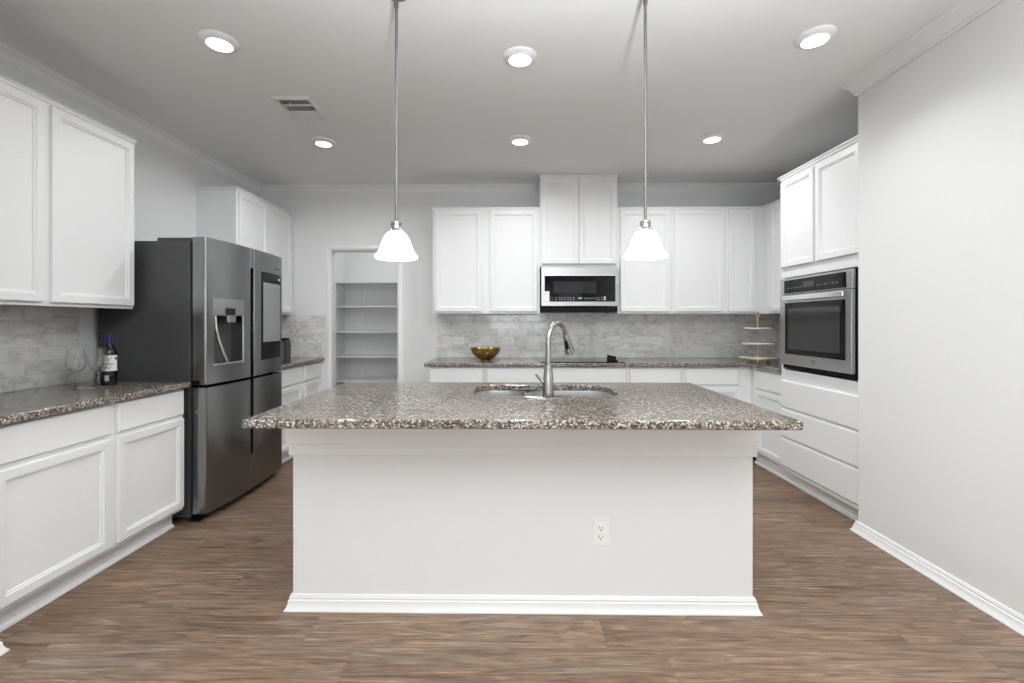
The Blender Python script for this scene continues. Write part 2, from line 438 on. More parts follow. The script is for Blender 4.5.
# rear wall behind the camera
wr = MB(); xs = LS - 0.12
for (a, b_, z0, z1) in WINDOWS:
    wr.box(xs, a, REAR - 0.12, REAR, 0, CEIL); wr.box(a, b_, REAR - 0.12, REAR, 0, z0); wr.box(a, b_, REAR - 0.12, REAR, z1, CEIL); xs = b_
wr.box(xs, RS + 0.12, REAR - 0.12, REAR, 0, CEIL)
struct(wr.build('wall_rear', M['wall']), 'white rear wall behind the camera, its side windows added for fill light', 'wall')
for i, (a, b_, z0, z1) in enumerate(WINDOWS):
    f = MB(); t = 0.05
    f.box(a, a + t, REAR - 0.1, REAR - 0.04, z0, z1); f.box(b_ - t, b_, REAR - 0.1, REAR - 0.04, z0, z1)
    f.box(a + t, b_ - t, REAR - 0.1, REAR - 0.04, z0, z0 + t); f.box(a + t, b_ - t, REAR - 0.1, REAR - 0.04, z1 - t, z1)
    f.box((a + b_) / 2 - 0.03, (a + b_) / 2 + 0.03, REAR - 0.1, REAR - 0.04, z0 + t, z1 - t)
    struct(f.build('window_%d' % (i + 1), M['trim']), 'unseen white window frame behind the camera, side ones added for fill light', 'window')

# crown moulding
def crown(p, d):
    z = CEIL
    return [(0, z), (0, z - d), (p * 0.12, z - d), (p * 0.16, z - d * 0.86), (p * 0.27, z - d * 0.80), (p * 0.34, z - d * 0.62),
            (p * 0.50, z - d * 0.42), (p * 0.72, z - d * 0.27), (p * 0.88, z - d * 0.22), (p * 0.90, z - d * 0.10), (p, z - d * 0.08), (p, z)]
CRP = crown(0.066, 0.066)
struct(MB().sweep(CRP, [(LW, LSY), (LW, BACK), (0.252, BACK)]).build('trim_1', M['trim'], smooth=25), 'white crown moulding above the left cabinets and pantry', 'moulding')
struct(MB().sweep(CRP, [(1.036, BACK), (RW, BACK), (RW, RSY)]).build('trim_2', M['trim'], smooth=25), 'white crown moulding in the far right corner', 'moulding')
struct(MB().sweep(crown(0.105, 0.062), [(RS, RSY), (RS, REAR)]).build('trim_3', M['trim'], smooth=25), 'white crown moulding along the top of the near right wall', 'moulding')
struct(MB().sweep(crown(0.066, 0.066), [(LS, REAR), (LS, LSY - 0.001)]).build('trim_4', M['trim'], smooth=25), 'white crown moulding on the near left wall', 'moulding')
BASEP = [(o, z * 0.82) for o, z in [(0, 0), (0.028, 0), (0.028, 0.006), (0.021, 0.018), (0.016, 0.034), (0.0145, 0.052), (0.010, 0.056), (0.011, 0.066), (0.006, 0.080), (0, 0.082)]]
struct(MB().sweep(BASEP, [(RW - 0.62, RSY), (RS, RSY), (RS, REAR)]).build('baseboard_right', M['trim'], smooth=25), 'white baseboard along the right wall', 'baseboard')
struct(MB().sweep(BASEP, [(LS, REAR), (LS, LSY), (LS - 0.06, LSY)]).build('baseboard_left', M['trim'], smooth=25), 'white baseboard at the lower left corner', 'baseboard')
# pantry door casing and jamb
cs = MB(); cw = 0.058
CASP = [(0, 0), (0, 0.010), (0.010, 0.017), (0.036, 0.013), (0.052, 0.006), (0.052, 0)]
def casing():
    mb = MB(); rs = []
    for (x, z, sx, sz) in ((DX0, 0, -1, 0), (DX0, DZ, -1, 1), (DX1, DZ, 1, 1), (DX1, 0, 1, 0)):
        rs.append([(x + sx * o, BACK - t, z + sz * o) for o, t in CASP])
    return mb.rings(rs)
jb = casing()
jb.box(DX0, DX0 + 0.008, BACK + 0.001, BACK + 0.12, 0, DZ); jb.box(DX1 - 0.008, DX1, BACK + 0.001, BACK + 0.12, 0, DZ)
jb.box(DX0 + 0.008, DX1 - 0.008, BACK + 0.001, BACK + 0.12, DZ - 0.008, DZ)
struct(jb.build('door_1', M['trim'], smooth=25), 'white casing around the open pantry doorway', 'doorway')

# pantry shelves
shelf_z = [0.558, 0.864, 1.178, 1.496, 1.802]
names = ['lowest white pantry shelf, just above the island top', 'second white pantry shelf from the bottom', 'middle white pantry shelf of the five',
         'second white pantry shelf from the top', 'topmost white pantry shelf under the bare wall']
for z, nm in zip(shelf_z, names):
    t = thing('pantry_shelf', nm, 'shelf', (-1.66, 5.62, z - 0.02), 0, 'white shelves in the pantry')
    MB().box(PX0 + 1.66 + 0.002, PX1 + 1.66 - 0.002, 0, 0.326, 0, 0.019).build('board', M['trim'], t, bevel=0.002)
    MB().box(PX0 + 1.66 + 0.002, PX1 + 1.66 - 0.002, 0.309, 0.328, -0.04, -0.001).build('cleat', M['trim'], t)
up = MB()
for a, b_ in zip([0.0] + shelf_z[:-1], shelf_z): up.box(-1.965, -1.945, PYB - 0.02, PYB - 0.001, a + 0.001, b_ - 0.062)
tag(up.build('shelf_upright', M['trim']), 'thin white upright strip at the back of the pantry shelves', 'upright')
sp = MB().sweep([(0, 0), (0.014, 0), (0.014, 0.07), (0.006, 0.082), (0, 0.082)], [(PX0, BACK + 0.121), (PX0, PYB), (PX1, PYB), (PX1, BACK + 0.121)])
struct(sp.build('baseboard_pantry', M['trim']), 'white baseboard inside the pantry', 'baseboard')

# ------------------------------------------------------------------ cabinets
DOOR = [(0, 0), (0, 0.016), (0.003, 0.019), (0.041, 0.019), (0.0425, 0.0135), (0.051, 0.0125), (0.053, 0.006)]
SLAB = [(0, 0), (0, 0.012), (0.006, 0.019)]
def door(p, x0, x1, z0, z1, name='door'):
    return MB().front(x0, x1, z0, z1, DOOR, -0.001).build(name, M['white'], p)
def drawer(p, x0, x1, z0, z1):
    return MB().front(x0, x1, z0, z1, SLAB, -0.001).build('drawer', M['white'], p)
def lip(p, w, d, z, sides, out=0.016, h=0.022):
    path = []
    if 'l' in sides: path.append((0, d))
    path += [(0, 0), (w, 0)]
    if 'r' in sides: path.append((w, d))
    prof = [(0, z - h), (out * 0.45, z - h), (out * 0.55, z - h * 0.45), (out, z - h * 0.3), (out, z), (0, z)]
    return MB().sweep(prof, path).build('top_moulding', M['white'], p)
def upper(label, loc, rz, w, d, z0, z1, doors, lips='', group='white wall cabinets', rail=True):
    t = thing('wall_cabinet', label, 'cabinet', (loc[0], loc[1], z0), rz, group)
    h = z1 - z0
    MB().box(0, w, 0.019, d, 0.012, h).build('body', M['white'], t)
    MB().box(0, w, 0, 0.0185, 0, h).build('face_frame', M['white'], t, bevel=0.0015, seg=1)
    for (a, b_, c, e) in doors: door(t, a, b_, c - z0, e - z0)
    if lips is not None: lip(t, w, d, h, lips)
    return t
def base(label, loc, rz, w, d, drawers, doors, group='white base cabinets', z1=CB - 0.001, toe=0.07, zk=0.112, shoe=True):
    t = thing('base_cabinet', label, 'cabinet', (loc[0], loc[1], 0), rz, group)
    MB().box(0, w, 0.019, d, zk, z1).build('body', M['white'], t)
    MB().box(0, w, 0, 0.0185, zk, z1).build('face_frame', M['white'], t, bevel=0.0015, seg=1)
    k = MB().box(0, w, toe, toe + 0.016, 0.0, zk - 0.001)
    if shoe:
        k.add([(0, toe, 0), (0, toe - 0.016, 0), (0, toe - 0.014, 0.010), (0, toe - 0.006, 0.018), (0, toe, 0.020),
               (w, toe, 0), (w, toe - 0.016, 0), (w, toe - 0.014, 0.010), (w, toe - 0.006, 0.018), (w, toe, 0.020)],
              [(0, 1, 2, 3, 4), (9, 8, 7, 6, 5), (0, 5, 6, 1), (1, 6, 7, 2), (2, 7, 8, 3), (3, 8, 9, 4)])
    k.build('toe_kick', M['white'], t)
    for (a, b_, c, e) in drawers: drawer(t, a, b_, c, e)
    for (a, b_, c, e) in doors: door(t, a, b_, c, e)
    return t
L90, R90 = PI / 2, -PI / 2

# left wall, nearer run
LUX = -2.391
upper('white two door wall cabinet at upper left above the wine', (LUX, 1.73), L90, 1.080, LUX - LW - 0.001, UB, 2.44,
      [(0.03, 0.527, UB + 0.02, 2.405), (0.563, 1.067, UB + 0.02, 2.405)], 'r')
LBX = -2.072
LBF = -2.042
base('white base cabinet at left under the wine bottle counter', (LBX, 1.735), L90, 1.072, LBX - LW - 0.001,
     [(0.02, 0.545, 0.712, 0.868), (0.588, 1.058, 0.712, 0.868)], [(0.02, 0.545, 0.135, 0.690), (0.588, 1.058, 0.135, 0.690)])
# left wall beyond the fridge
upper('white two door wall cabinet above and beyond the fridge', (LUX + 0.029, 3.825), L90, 0.95, LUX + 0.029 - LW - 0.001, UB, 2.45,
      [(0.018, 0.468, UB + 0.02, 2.415), (0.502, 0.935, UB + 0.02, 2.415)], 'l')
base('white base cabinet between the fridge and pantry doorway', (LBF, 3.845), L90, 0.93, LBF - LW - 0.001,
     [(0.02, 0.49, 0.712, 0.868), (0.53, 0.905, 0.712, 0.868)], [(0.02, 0.49, 0.135, 0.690), (0.53, 0.905, 0.135, 0.690)])
# back wall uppers
UY = BACK - 0.345
UD = 0.344
def px(x, y):          # measured column at a known distance -> place across the room
    t = (x - PPX) / F_PX
    return y * (t * math.cos(YAW) - math.sin(YAW)) / (math.cos(YAW) + t * math.sin(YAW))
x0 = px(433, UY)
upper('white two door wall cabinet left of the microwave', (x0, UY), 0, px(540, UY) - x0 - 0.001, UD, UB, UT,
      [(px(435.5, UY) - x0, px(482, UY) - x0, UB + 0.022, UT - 0.03), (px(490, UY) - x0, px(537.5, UY) - x0, UB + 0.022, UT - 0.03)], 'l')
x0 = px(540, UY); x1 = px(617.5, UY)
upper('tall white two door cabinet above the microwave reaching the ceiling', (x0, UY), 0, x1 - x0 - 0.001, UD, 1.835, CEIL - 0.001,
      [(0.016, (x1 - x0) / 2 - 0.002, 1.862, CEIL - 0.035), ((x1 - x0) / 2 + 0.002, x1 - x0 - 0.016, 1.862, CEIL - 0.035)], 'lr')
x0 = x1; x1 = px(671.3, UY)
upper('white single door wall cabinet right of the microwave', (x0, UY), 0, x1 - x0 - 0.001, UD, UB, UT,
      [(0.024, x1 - x0 - 0.022, UB + 0.022, UT - 0.03)], '')
x0 = x1; x1 = RW - 0.33
upper('white corner wall cabinet on the back wall above the tiered stand', (x0, UY), 0, RW - x0 - 0.002, UD, UB, UT,
      [(0.022, px(723.6, UY) - x0, UB + 0.022, UT - 0.03), (px(728, UY) - x0, px(754.5, UY) - x0, UB + 0.022, UT - 0.03)], '')
RUX = RW - 0.335
OY0, OY1 = 2.805, 3.655
upper('white wall cabinet between the back corner and the oven tower', (RUX, UY - 0.002), R90, UY - 0.002 - OY1 - 0.003, 0.333, UB, UT,
      [(0.13, UY - 0.002 - OY1 - 0.02, UB + 0.022, UT - 0.03)], '')
# back wall bases
BY = BACK - 0.615
BD = 0.613
def bx_(a): return px(a, BY)
spans = [(427.5, 484.5, 'white base cabinet at the left end under the brass bowl'),
         (484.5, 627.3, 'wide white base cabinet below the cooktop'),
         (627.3, 682.3, 'white base cabinet just right of the cooktop')]
for a, b_, nm in spans:
    x0, x1 = bx_(a), bx_(b_); w = x1 - x0 - 0.001
    half = w / 2
    base(nm, (x0, BY), 0, w, BD, [(0.02, w - 0.022, 0.715, 0.868)],
         [(0.02, half - 0.002, 0.135, 0.690), (half + 0.002, w - 0.022, 0.135, 0.690)] if w > 0.6 else [(0.02, w - 0.022, 0.135, 0.690)])
x0 = bx_(682.3); x1 = RW
base('white corner base cabinet at the right end of the back counter', (x0, BY), 0, 2.2045 - x0, BD, [(0.022, bx_(738) - x0, 0.715, 0.868)], [(0.022, bx_(738) - x0, 0.135, 0.690)])
RBX = 2.205
rby = BY - 0.002
base('narrow white base cabinet between the corner and the oven tower', (RBX, rby), R90, rby - OY1 - 0.002, RW - RBX - 0.002,
     [(0.098, rby - OY1 - 0.015, 0.700, 0.858)], [(0.098, rby - OY1 - 0.015, 0.135, 0.682)], toe=0.038)

# oven tower
OX = 2.172
ow = OY1 - OY0
t = thing('oven_cabinet', 'tall white oven tower cabinet with two upper doors and three drawers', 'cabinet', (OX, OY1, 0), R90)
OA, OB_ = 0.045, 0.80       # oven opening, local x
od = RW - OX - 0.002
MB().box(0, ow, 0.019, od, 1.64, 2.44).box(0, ow, 0.019, od, 0.112, 0.915).box(0, OA - 0.012, 0.019, od, 0.915, 1.64).box(OB_ + 0.012, ow, 0.019, od, 0.915, 1.64).build('body', M['white'], t)
MB().box(0, ow, 0, 0.0185, 1.64, 2.44).box(0, ow, 0, 0.0185, 0.112, 0.915).box(0, OA - 0.006, 0, 0.0185, 0.915, 1.64).box(OB_ + 0.006, ow, 0, 0.0185, 0.915, 1.64).build('face_frame', M['white'], t)
MB().box(0, ow, 0.07, 0.086, 0, 0.111).box(0, ow, 0.054, 0.07, 0, 0.016).build('toe_kick', M['white'], t)
door(t, 0.018, 0.405, 1.722, 2.405); door(t, 0.428, 0.842, 1.722, 2.405)
for a, b_ in ((0.618, 0.828), (0.384, 0.602), (0.150, 0.368)): drawer(t, 0.018, 0.842, a, b_)
lip(t, ow, od, 2.455, 'l', 0.02, 0.03)

# ------------------------------------------------------------------ countertops
def slab(name, poly, label, z0=CB, z1=CT, bevel=0.008):
    return tag(MB().prism(poly, z0, z1).build(name, M['granite'], bevel=bevel, seg=3), label, 'countertop', 'speckled granite countertops')
slab('countertop', [(LW + 0.001, 1.73), (-2.022, 1.73), (-2.022, 2.81), (LW + 0.001, 2.81)], 'brown speckled granite counter at left holding the wine bottle')
slab('countertop', [(LW + 0.001, 3.838), (-1.998, 3.838), (-1.998, BACK - 0.001), (LW + 0.001, BACK - 0.001)], 'brown granite counter between the fridge and pantry doorway')
slab('countertop', [(-0.812, BACK - 0.001), (-0.812, BACK - 0.65), (2.165, BACK - 0.65), (2.165, OY1 + 0.002), (RW - 0.001, OY1 + 0.002), (RW - 0.001, BACK - 0.001)],
     'brown granite counter along the back wall and into the right corner')

# backsplashes
def splash(mb, m, label):
    return tag(mb.build('backsplash', m), label, 'backsplash', 'marble tile backsplashes')
splash(MB().box(-0.80, RW - 0.012, BACK - 0.010, BACK - 0.001, CT + 0.001, UB - 0.001).box(0.262, 1.022, BACK - 0.010, BACK - 0.001, UB - 0.001, 1.40), M['tile_x'],
       'grey veined marble subway tile along the back wall behind the cooktop')
splash(MB().box(RW - 0.010, RW - 0.001, OY1 + 0.002, BACK - 0.001, CT + 0.001, UB - 0.001), M['tile_y'], 'marble tile in the dark right corner beside the oven tower')
splash(MB().box(LW + 0.001, LW + 0.010, LSY + 0.001, 2.775, CT + 0.001, UB - 0.001), M['tile_y'], 'grey veined marble tile at left behind the wine glasses')
splash(MB().box(LW + 0.012, -1.998, BACK - 0.010, BACK - 0.001, CT + 0.001, UB - 0.001), M['tile_x'], 'marble tile left of the pantry doorway')
splash(MB().box(LW + 0.001, LW + 0.010, 3.87, BACK - 0.001, CT + 0.001, UB - 0.001), M['tile_y'], 'marble tile on the side wall just beyond the fridge')

# ------------------------------------------------------------------ island
IX0, IX1, IY0, IY1 = -0.988, 1.072, 2.015, 2.765
t = thing('kitchen_island', 'white panelled kitchen island base in the centre of the room', 'island', ((IX0 + IX1) / 2, (IY0 + IY1) / 2, 0))
cx, cy = (IX0 + IX1) / 2, (IY0 + IY1) / 2
hw, hd = (IX1 - IX0) / 2, (IY1 - IY0) / 2
bodym = MB().box(-hw, hw, -hd, hd, 0, CB - 0.001).build('body', M['island'], t, bevel=0.004)
cut(bodym, MB().box(-0.28, 0.59, -0.15, 0.36, 0.6, 1.0))
ring = [(-hw, -hd), (-hw, hd), (hw, hd), (hw, -hd)]
MB().sweep([(0, 0.692), (0.009, 0.692), (0.012, 0.695), (0.012, 0.742), (0.021, 0.742), (0.024, 0.745), (0.024, CB - 0.002), (0, CB - 0.002)], ring, True, -1).build('top_moulding', M['trim'], t)
MB().sweep(BASEP, ring, True, -1).build('base_moulding', M['trim'], t, smooth=25)

SX0, SX1, SY0, SY1 = -0.206, 0.558, 2.295, 2.70
isl = MB().prism([(-1.042, 1.717), (1.106, 1.717), (1.106, 2.808), (-1.042, 2.808)], CB, CT).build('island_countertop', M['granite'])
tag(isl, 'large speckled granite slab on the white island', 'countertop', 'speckled granite countertops')
cut(isl, MB().prism(rrect(SX0, SX1, SY0, SY1, 0.10), CB - 0.05, CT + 0.05))
bv = isl.modifiers.new('bevel', 'BEVEL'); bv.width = 0.008; bv.segments = 3; bv.limit_method = 'ANGLE'; bv.angle_limit = math.radians(40)

# sink: double bowl, undermounted
t = thing('kitchen_sink', 'stainless double bowl sink set under the island countertop', 'sink', ((SX0 + SX1) / 2, (SY0 + SY1) / 2, CB - 0.225))
ox, oy = (SX0 + SX1) / 2, (SY0 + SY1) / 2
mid = 0.09 - ox
def bowl(a, b_, nm):
    mb = MB(); top = 0.2245
    y0, y1 = SY0 - oy - 0.008, SY1 - oy + 0.008
    def R(i, z, r): return [(x, y, z) for x, y in rrect(a + i, b_ - i, y0 + i, y1 - i, r)]
    mb.rings([R(-0.012, top, 0.10), R(0, top, 0.095), R(0.002, top - 0.02, 0.093), R(0.010, 0.06, 0.085), R(0.03, 0.02, 0.07), R(0.07, 0.006, 0.05),
              R(0.07, 0.0, 0.05), R(0.02, 0.012, 0.07), R(0.0, 0.05, 0.08), R(-0.010, top - 0.02, 0.09)], False, False)
    n = 28; k = len(R(0, 0, .1))
    # floor of the bowl, both skins, and the closing rim
    mb.f.append(tuple(5 * k + i for i in range(k))); mb.f.append(tuple(6 * k + i for i in range(k))[::-1])
    for i in range(k): mb.f.append((9 * k + i, 9 * k + (i + 1) % k, (i + 1) % k, i))
    mb.f = [f for f in mb.f if not (len(f) == 4 and min(f) >= 5 * k and max(f) < 7 * k)]
    o = mb.build('bowl', M['sink'], t, smooth=40)
    c = ((a + b_) / 2, 0.0)
    MB().lathe([(0.0, 0.004), (0.02, 0.004), (0.022, 0.008), (0.038, 0.012), (0.042, 0.012), (0.043, 0.0065), (0, 0.0065)][::-1], (c[0], c[1], 0), 24).build('drain', M['bright'], o, smooth=30)
bowl(SX0 - ox - 0.008, mid - 0.016, 'l'); bowl(mid + 0.016, SX1 - ox + 0.008, 'r')

# faucet
FX, FY = 0.180, 2.236
t = thing('kitchen_faucet', 'brushed nickel gooseneck pull down faucet on the island', 'faucet', (FX, FY, CT))
pl = MB(); n = 32
def stad(a, b_, z):
    pts = []
    for i in range(n):
        an = 2 * PI * i / n; c_ = math.cos(an); pts.append(((a - b_) * (1 if c_ > 0 else -1) * (abs(c_) > 1e-6) + b_ * c_, b_ * math.sin(an), z))
    return pts
pl.rings([stad(0.131, 0.028, 0.0005), stad(0.131, 0.028, 0.004), stad(0.126, 0.023, 0.008)])
pl.build('deck_plate', M['nickel'], t, smooth=40)
MB().lathe([(0.029, 0.0085), (0.030, 0.012), (0.0285, 0.03), (0.0285, 0.05), (0.026, 0.09), (0.021, 0.135), (0.0175, 0.155), (0.0165, 0.158)], (0, 0, 0), 28).build('valve_body', M['nickel'], t, smooth=40)
ax = Vector((0.60, 0.80)).normalized()
RR = 0.088
def arcp(s, z): return (ax.x * s, ax.y * s, z)
pts = [(0, 0, 0.156), (0, 0, 0.20), (0, 0, 0.25), (0, 0, 0.282)]
zc = 0.281
for i in range(1, 19):
    a = PI - math.radians(160) * i / 18
    pts.append(arcp(RR + RR * math.cos(a), zc + RR * math.sin(a)))
MB().tube(pts, 0.0135, 16).build('spout', M['nickel'], t, smooth=60)
p_end = Vector(pts[-1]); d_end = (Vector(pts[-1]) - Vector(pts[-2])).normalized()
hd_ = MB().tube([p_end - d_end * 0.002, p_end + d_end * 0.004, p_end + d_end * 0.006, p_end + d_end * 0.05, p_end + d_end * 0.098, p_end + d_end * 0.112],
                [0.0145, 0.0155, 0.0165, 0.0195, 0.0285, 0.0275], 20).build('spray_head', M['nickel'], t, smooth=40)
side = Vector((-0.5, -0.86, 0)).normalized()
side = (side - d_end * side.dot(d_end)).normalized()
q = p_end + d_end * 0.055 + side * 0.0175
MB().tube([q - d_end * 0.026, q - d_end * 0.02, q + d_end * 0.02, q + d_end * 0.026], [0.005, 0.0095, 0.0095, 0.005], 12).build('spray_button', M['black'], hd_, smooth=40)
lv = MB().tube([(-0.018, 0, 0.075), (-0.030, 0, 0.083), (-0.052, -0.004, 0.106), (-0.062, -0.006, 0.117)], [0.013, 0.010, 0.0075, 0.0065], 14)
lv.build('lever_handle', M['nickel'], t, smooth=40)

# ------------------------------------------------------------------ refrigerator
FW = 0.962; FYN = 2.855; FXF = -1.925
t = thing('refrigerator', 'large four door stainless refrigerator with charcoal sides', 'refrigerator', (FXF, FYN, 0), L90)
fr = t
BOW = 0.034; YB = 0.125
def fy(x): return BOW * ((x - FW / 2) / (FW / 2)) ** 2
MB().box(0.004, FW - 0.004, YB + 0.014, 0.735, 0.035, 1.812).build('body', M['charcoal'], t, bevel=0.004)
MB().box(0.02, FW - 0.02, YB - 0.02, YB + 0.0135, 0.05, 1.806).build('gasket', M['black'], t)
def fdoor(segs, outer_l, outer_r):
    """segs = list of (x0, x1, z0, z1); one mesh"""
    mb = MB()
    for (x0, x1, z0, z1) in segs:
        pr = []
        n = 12
        rl = 0.014 if outer_l else 0.006; rr = 0.014 if outer_r else 0.006
        for i in range(6):
            a = PI + (PI / 2) * i / 5
            pr.append((x0 + rl + rl * math.cos(a), fy(x0) + rl + rl * math.sin(a)))
        for i in range(1, n):
            x = x0 + rl + (x1 - rr - x0 - rl) * i / n
            pr.append((x, fy(x)))
        for i in range(6):
            a = 1.5 * PI + (PI / 2) * i / 5
            pr.append((x1 - rr + rr * math.cos(a), fy(x1) + rr + rr * math.sin(a)))
        pr += [(x1, YB - 0.004), (x0, YB - 0.004)]
        mb.prism(pr, z0, z1)
    return mb
mx = FW / 2
ZS0, ZS1 = 0.868, 0.888
doors_ = {}
ul = fdoor([(0.002, mx - 0.042, ZS1, 1.836)], True, False).build('door', M['fridge'], t, smooth=25)
tl = fdoor([(mx - 0.0418, mx - 0.002, 1.69, 1.836)], False, False).build('door_top', M['fridge'], ul, smooth=25)
ur = fdoor([(mx + 0.002, FW - 0.002, ZS1, 1.836)], False, True).build('door', M['fridge'], t, smooth=25)
ll = fdoor([(0.002, mx - 0.042, 0.06, ZS0)], True, False).build('door', M['fridge'], t, smooth=25)
fdoor([(mx - 0.0418, mx - 0.002, 0.06, 0.315)], False, False).build('door_corner', M['fridge'], ll, smooth=25)
lr = fdoor([(mx + 0.002, FW - 0.002, 0.06, ZS0)], False, True).build('door', M['fridge'], t, smooth=25)
# bright pull edges along the handle gap
for par, z0, z1 in ((ur, ZS1 + 0.002, 1.685), (lr, 0.318, ZS0 - 0.002)):
    MB().box(mx + 0.0005, mx + 0.0018, 0.006, 0.05, z0, z1).build('pull_edge', M['bright'], par)
for a in (0.012, FW - 0.132):
    MB().box(a, a + 0.12, YB - 0.004 + 0.002, 0.36, 1.8125, 1.834).build('hinge_cover', M['charcoal'], t, bevel=0.004)
MB().box(0.03, FW - 0.03, 0.12, 0.15, 0.012, 0.055).build('toe_grille', M['black'], t)
for a in (0.03, FW - 0.09):
    for b_ in (0.10, 0.60):
        MB().box(a, a + 0.06, b_, b_ + 0.07, 0.0, 0.034).build('foot', M['black'], t)
# dispenser
dx0, dx1, dz0, dz1 = 0.055, 0.352, 1.005, 1.447
cut(ul, MB().box(dx0 + 0.016, dx1 - 0.016, -0.1, 0.085, dz0 + 0.012, 1.335))
for p in ul.data.polygons: p.use_smooth = True
ul.data.set_sharp_from_angle(angle=math.radians(25))
yd = fy(0.055) * 0.42
dsp = MB()
def fp(x, off): return (x, fy(x) - off)
def strip(mb, xa, xb, za, zb, off=0.003, dep=0.003, n=6):
    pr = [fp(xa + (xb - xa) * i / n, off) for i in range(n + 1)] + [fp(xb - (xb - xa) * i / n, off - dep + 0.0004) for i in range(n + 1)]
    return mb.prism(pr, za, zb)
strip(dsp, dx0, dx1, 1.335, dz1)
plate = dsp.build('dispenser_panel', M['steel'], ul, smooth=25)
e = MB(); strip(e, dx1 - 0.018, dx1, dz0, 1.3345); strip(e, dx0, dx1 - 0.018, dz0, dz0 + 0.012)
e.build('dispenser_rim', M['bright'], ul, smooth=25)
MB().box(dx0 + 0.017, dx1 - 0.017, 0.080, 0.0845, dz0 + 0.013, 1.334).build('dispenser_recess', M['charcoal'], ul)
MB().box(0.172, 0.258, -0.002, 0.060, 1.288, 1.334).build('dispenser_spout', M['steel'], ul, bevel=0.004)
MB().box(0.174, 0.256, 0.0015, 0.0065, 1.338, 1.385).build('dispenser_display', M['blackglass'], ul, bevel=0.001)
MB().tube([(0.105, 0.045, 1.33), (0.108, 0.042, 1.25), (0.125, 0.035, 1.17), (0.165, 0.03, 1.08), (0.20, 0.028, 1.022)], [0.009, 0.010, 0.011, 0.011, 0.011], 12).build('dispenser_lever', M['bright'], ul, smooth=60)
# touch screen on the right upper door
sx0, sx1, sz0, sz1 = mx + 0.105, FW - 0.055, 1.0, 1.68
sc_ = strip(MB(), sx0, sx1, sz0, sz1, 0.004, 0.004).build('screen_panel', M['bezel'], ur, smooth=25)
strip(MB(), sx0 + 0.012, sx1 - 0.012, 1.135, 1.600, 0.0055, 0.001).build('screen', M['screen'], ur, smooth=25)
lg = MB()
for k in range(7): strip(lg, sx1 - 0.10 + k * 0.013, sx1 - 0.092 + k * 0.013, 1.722, 1.733, 0.0012, 0.0008, 1)
lg.build('badge_lettering', M['ink'], ur)
strip(MB(), sx1 - 0.045, sx1 - 0.022, 1.632, 1.650, 0.0058, 0.0012, 1).build('sensor_mark', M['plate'], ur)

# ------------------------------------------------------------------ microwave
MY = BACK - 0.402
mxa, mxb = px(541.2, MY), px(618.4, MY)
mw = mxb - mxa
t = thing('microwave', 'stainless over the range microwave with black glass door', 'microwave', (mxa, MY, 1.392))
def zy(y, Y, X=0.0): return H + (HOR - y) * (Y * math.cos(YAW) - X * math.sin(YAW)) / F_PX
def lz(y): return zy(y, MY, 0.65) - 1.392
def lx(x): return px(x, MY) - mxa
MB().box(0.002, mw - 0.002, 0.03, 0.385, 0.045, 0.436).build('body', M['black'], t)
MB().box(0.004, mw - 0.004, 0.012, 0.385, 0.0, 0.044).build('vent_base', M['black'], t, bevel=0.003)
dr = MB().box(0, mw, 0, 0.029, lz(306.2), lz(266.9)).build('door', M['steel'], t, bevel=0.004)
gl = MB().box(lx(544.6), lx(615.4), -0.003, 0.001, lz(301.6), lz(275.8)).build('glass_panel', M['blackglass'], dr)
MB().box(lx(553.5), lx(596), -0.0042, -0.0032, lz(293.2), lz(281.5)).build('viewing_window', M['window_tint'], dr)
MB().box(lx(544.6), lx(615.4), -0.006, 0.0, lz(275.7), lz(274.9)).build('chrome_edge', M['bright'], dr)
MB().box(lx(544.4), lx(549.4), -0.0046, -0.0034, lz(301.4), lz(291.3)).build('sticker', M['paper'], dr)
for x in (555.5, 559, 561.5, 564.5, 567.5, 570, 573, 596, 598.5, 601):
    for y in (297.4, 299.4): MB().box(lx(x), lx(x + 1.2), -0.0040, -0.0032, lz(y + 0.6), lz(y)).build('key_mark', M['dim'], dr)
MB().box(lx(578), lx(582), -0.0040, -0.0032, lz(298.9), lz(297.6)).build('badge', M['dim'], dr)
for k in range(9): MB().box(lx(584 + k * 1.25), lx(584.7 + k * 1.25), -0.0040, -0.0032, lz(299.0), lz(297.8)).build('key_mark', M['dimmer'], dr)
MB().box(lx(603.6), lx(605.8), -0.0042, -0.0032, lz(300.2), lz(296.4)).build('start_key', M['dim'], dr)

# ------------------------------------------------------------------ wall oven (in the tower)
oz0, oz1 = 0.928, 1.632
t = thing('wall_oven', 'stainless built in wall oven with black glass window', 'oven', (OX, OY1, oz0), R90)
a0, a1 = OA, OB_
Z = lambda z: z - oz0
MB().box(a0 - 0.004, a1 + 0.004, 0.020, 0.54, Z(0.932), Z(1.628)).build('body', M['black'], t)
MB().box(a0 - 0.003, a1 + 0.003, -0.012, 0.019, Z(0.930), Z(1.630)).build('trim_frame', M['black'], t)
dr = MB().box(a0, a1, -0.040, -0.013, Z(0.962), Z(1.500)).build('door', M['steel_v'], t, bevel=0.004)
MB().box(a0 + 0.070, a1 - 0.052, -0.0425, -0.0395, Z(1.045), Z(1.438)).build('window_glass', M['blackglass'], dr)
MB().box(a0 + 0.115, a1 - 0.095, -0.0440, -0.0427, Z(1.085), Z(1.395)).build('window_pane', M['ovenglass'], dr)
hb = MB().box(a0 + 0.060, a1 - 0.048, -0.064, -0.050, Z(1.452), Z(1.492)).build('handle', M['bright'], dr, bevel=0.006)
for q0 in (a0 + 0.075, a1 - 0.085): MB().box(q0, q0 + 0.02, -0.0495, -0.0405, Z(1.460), Z(1.484)).build('handle_post', M['steel_v'], hb)
cp = MB().box(a0, a1, -0.036, -0.013, Z(1.505), Z(1.628)).build('control_panel', M['steel_v'], t, bevel=0.003)
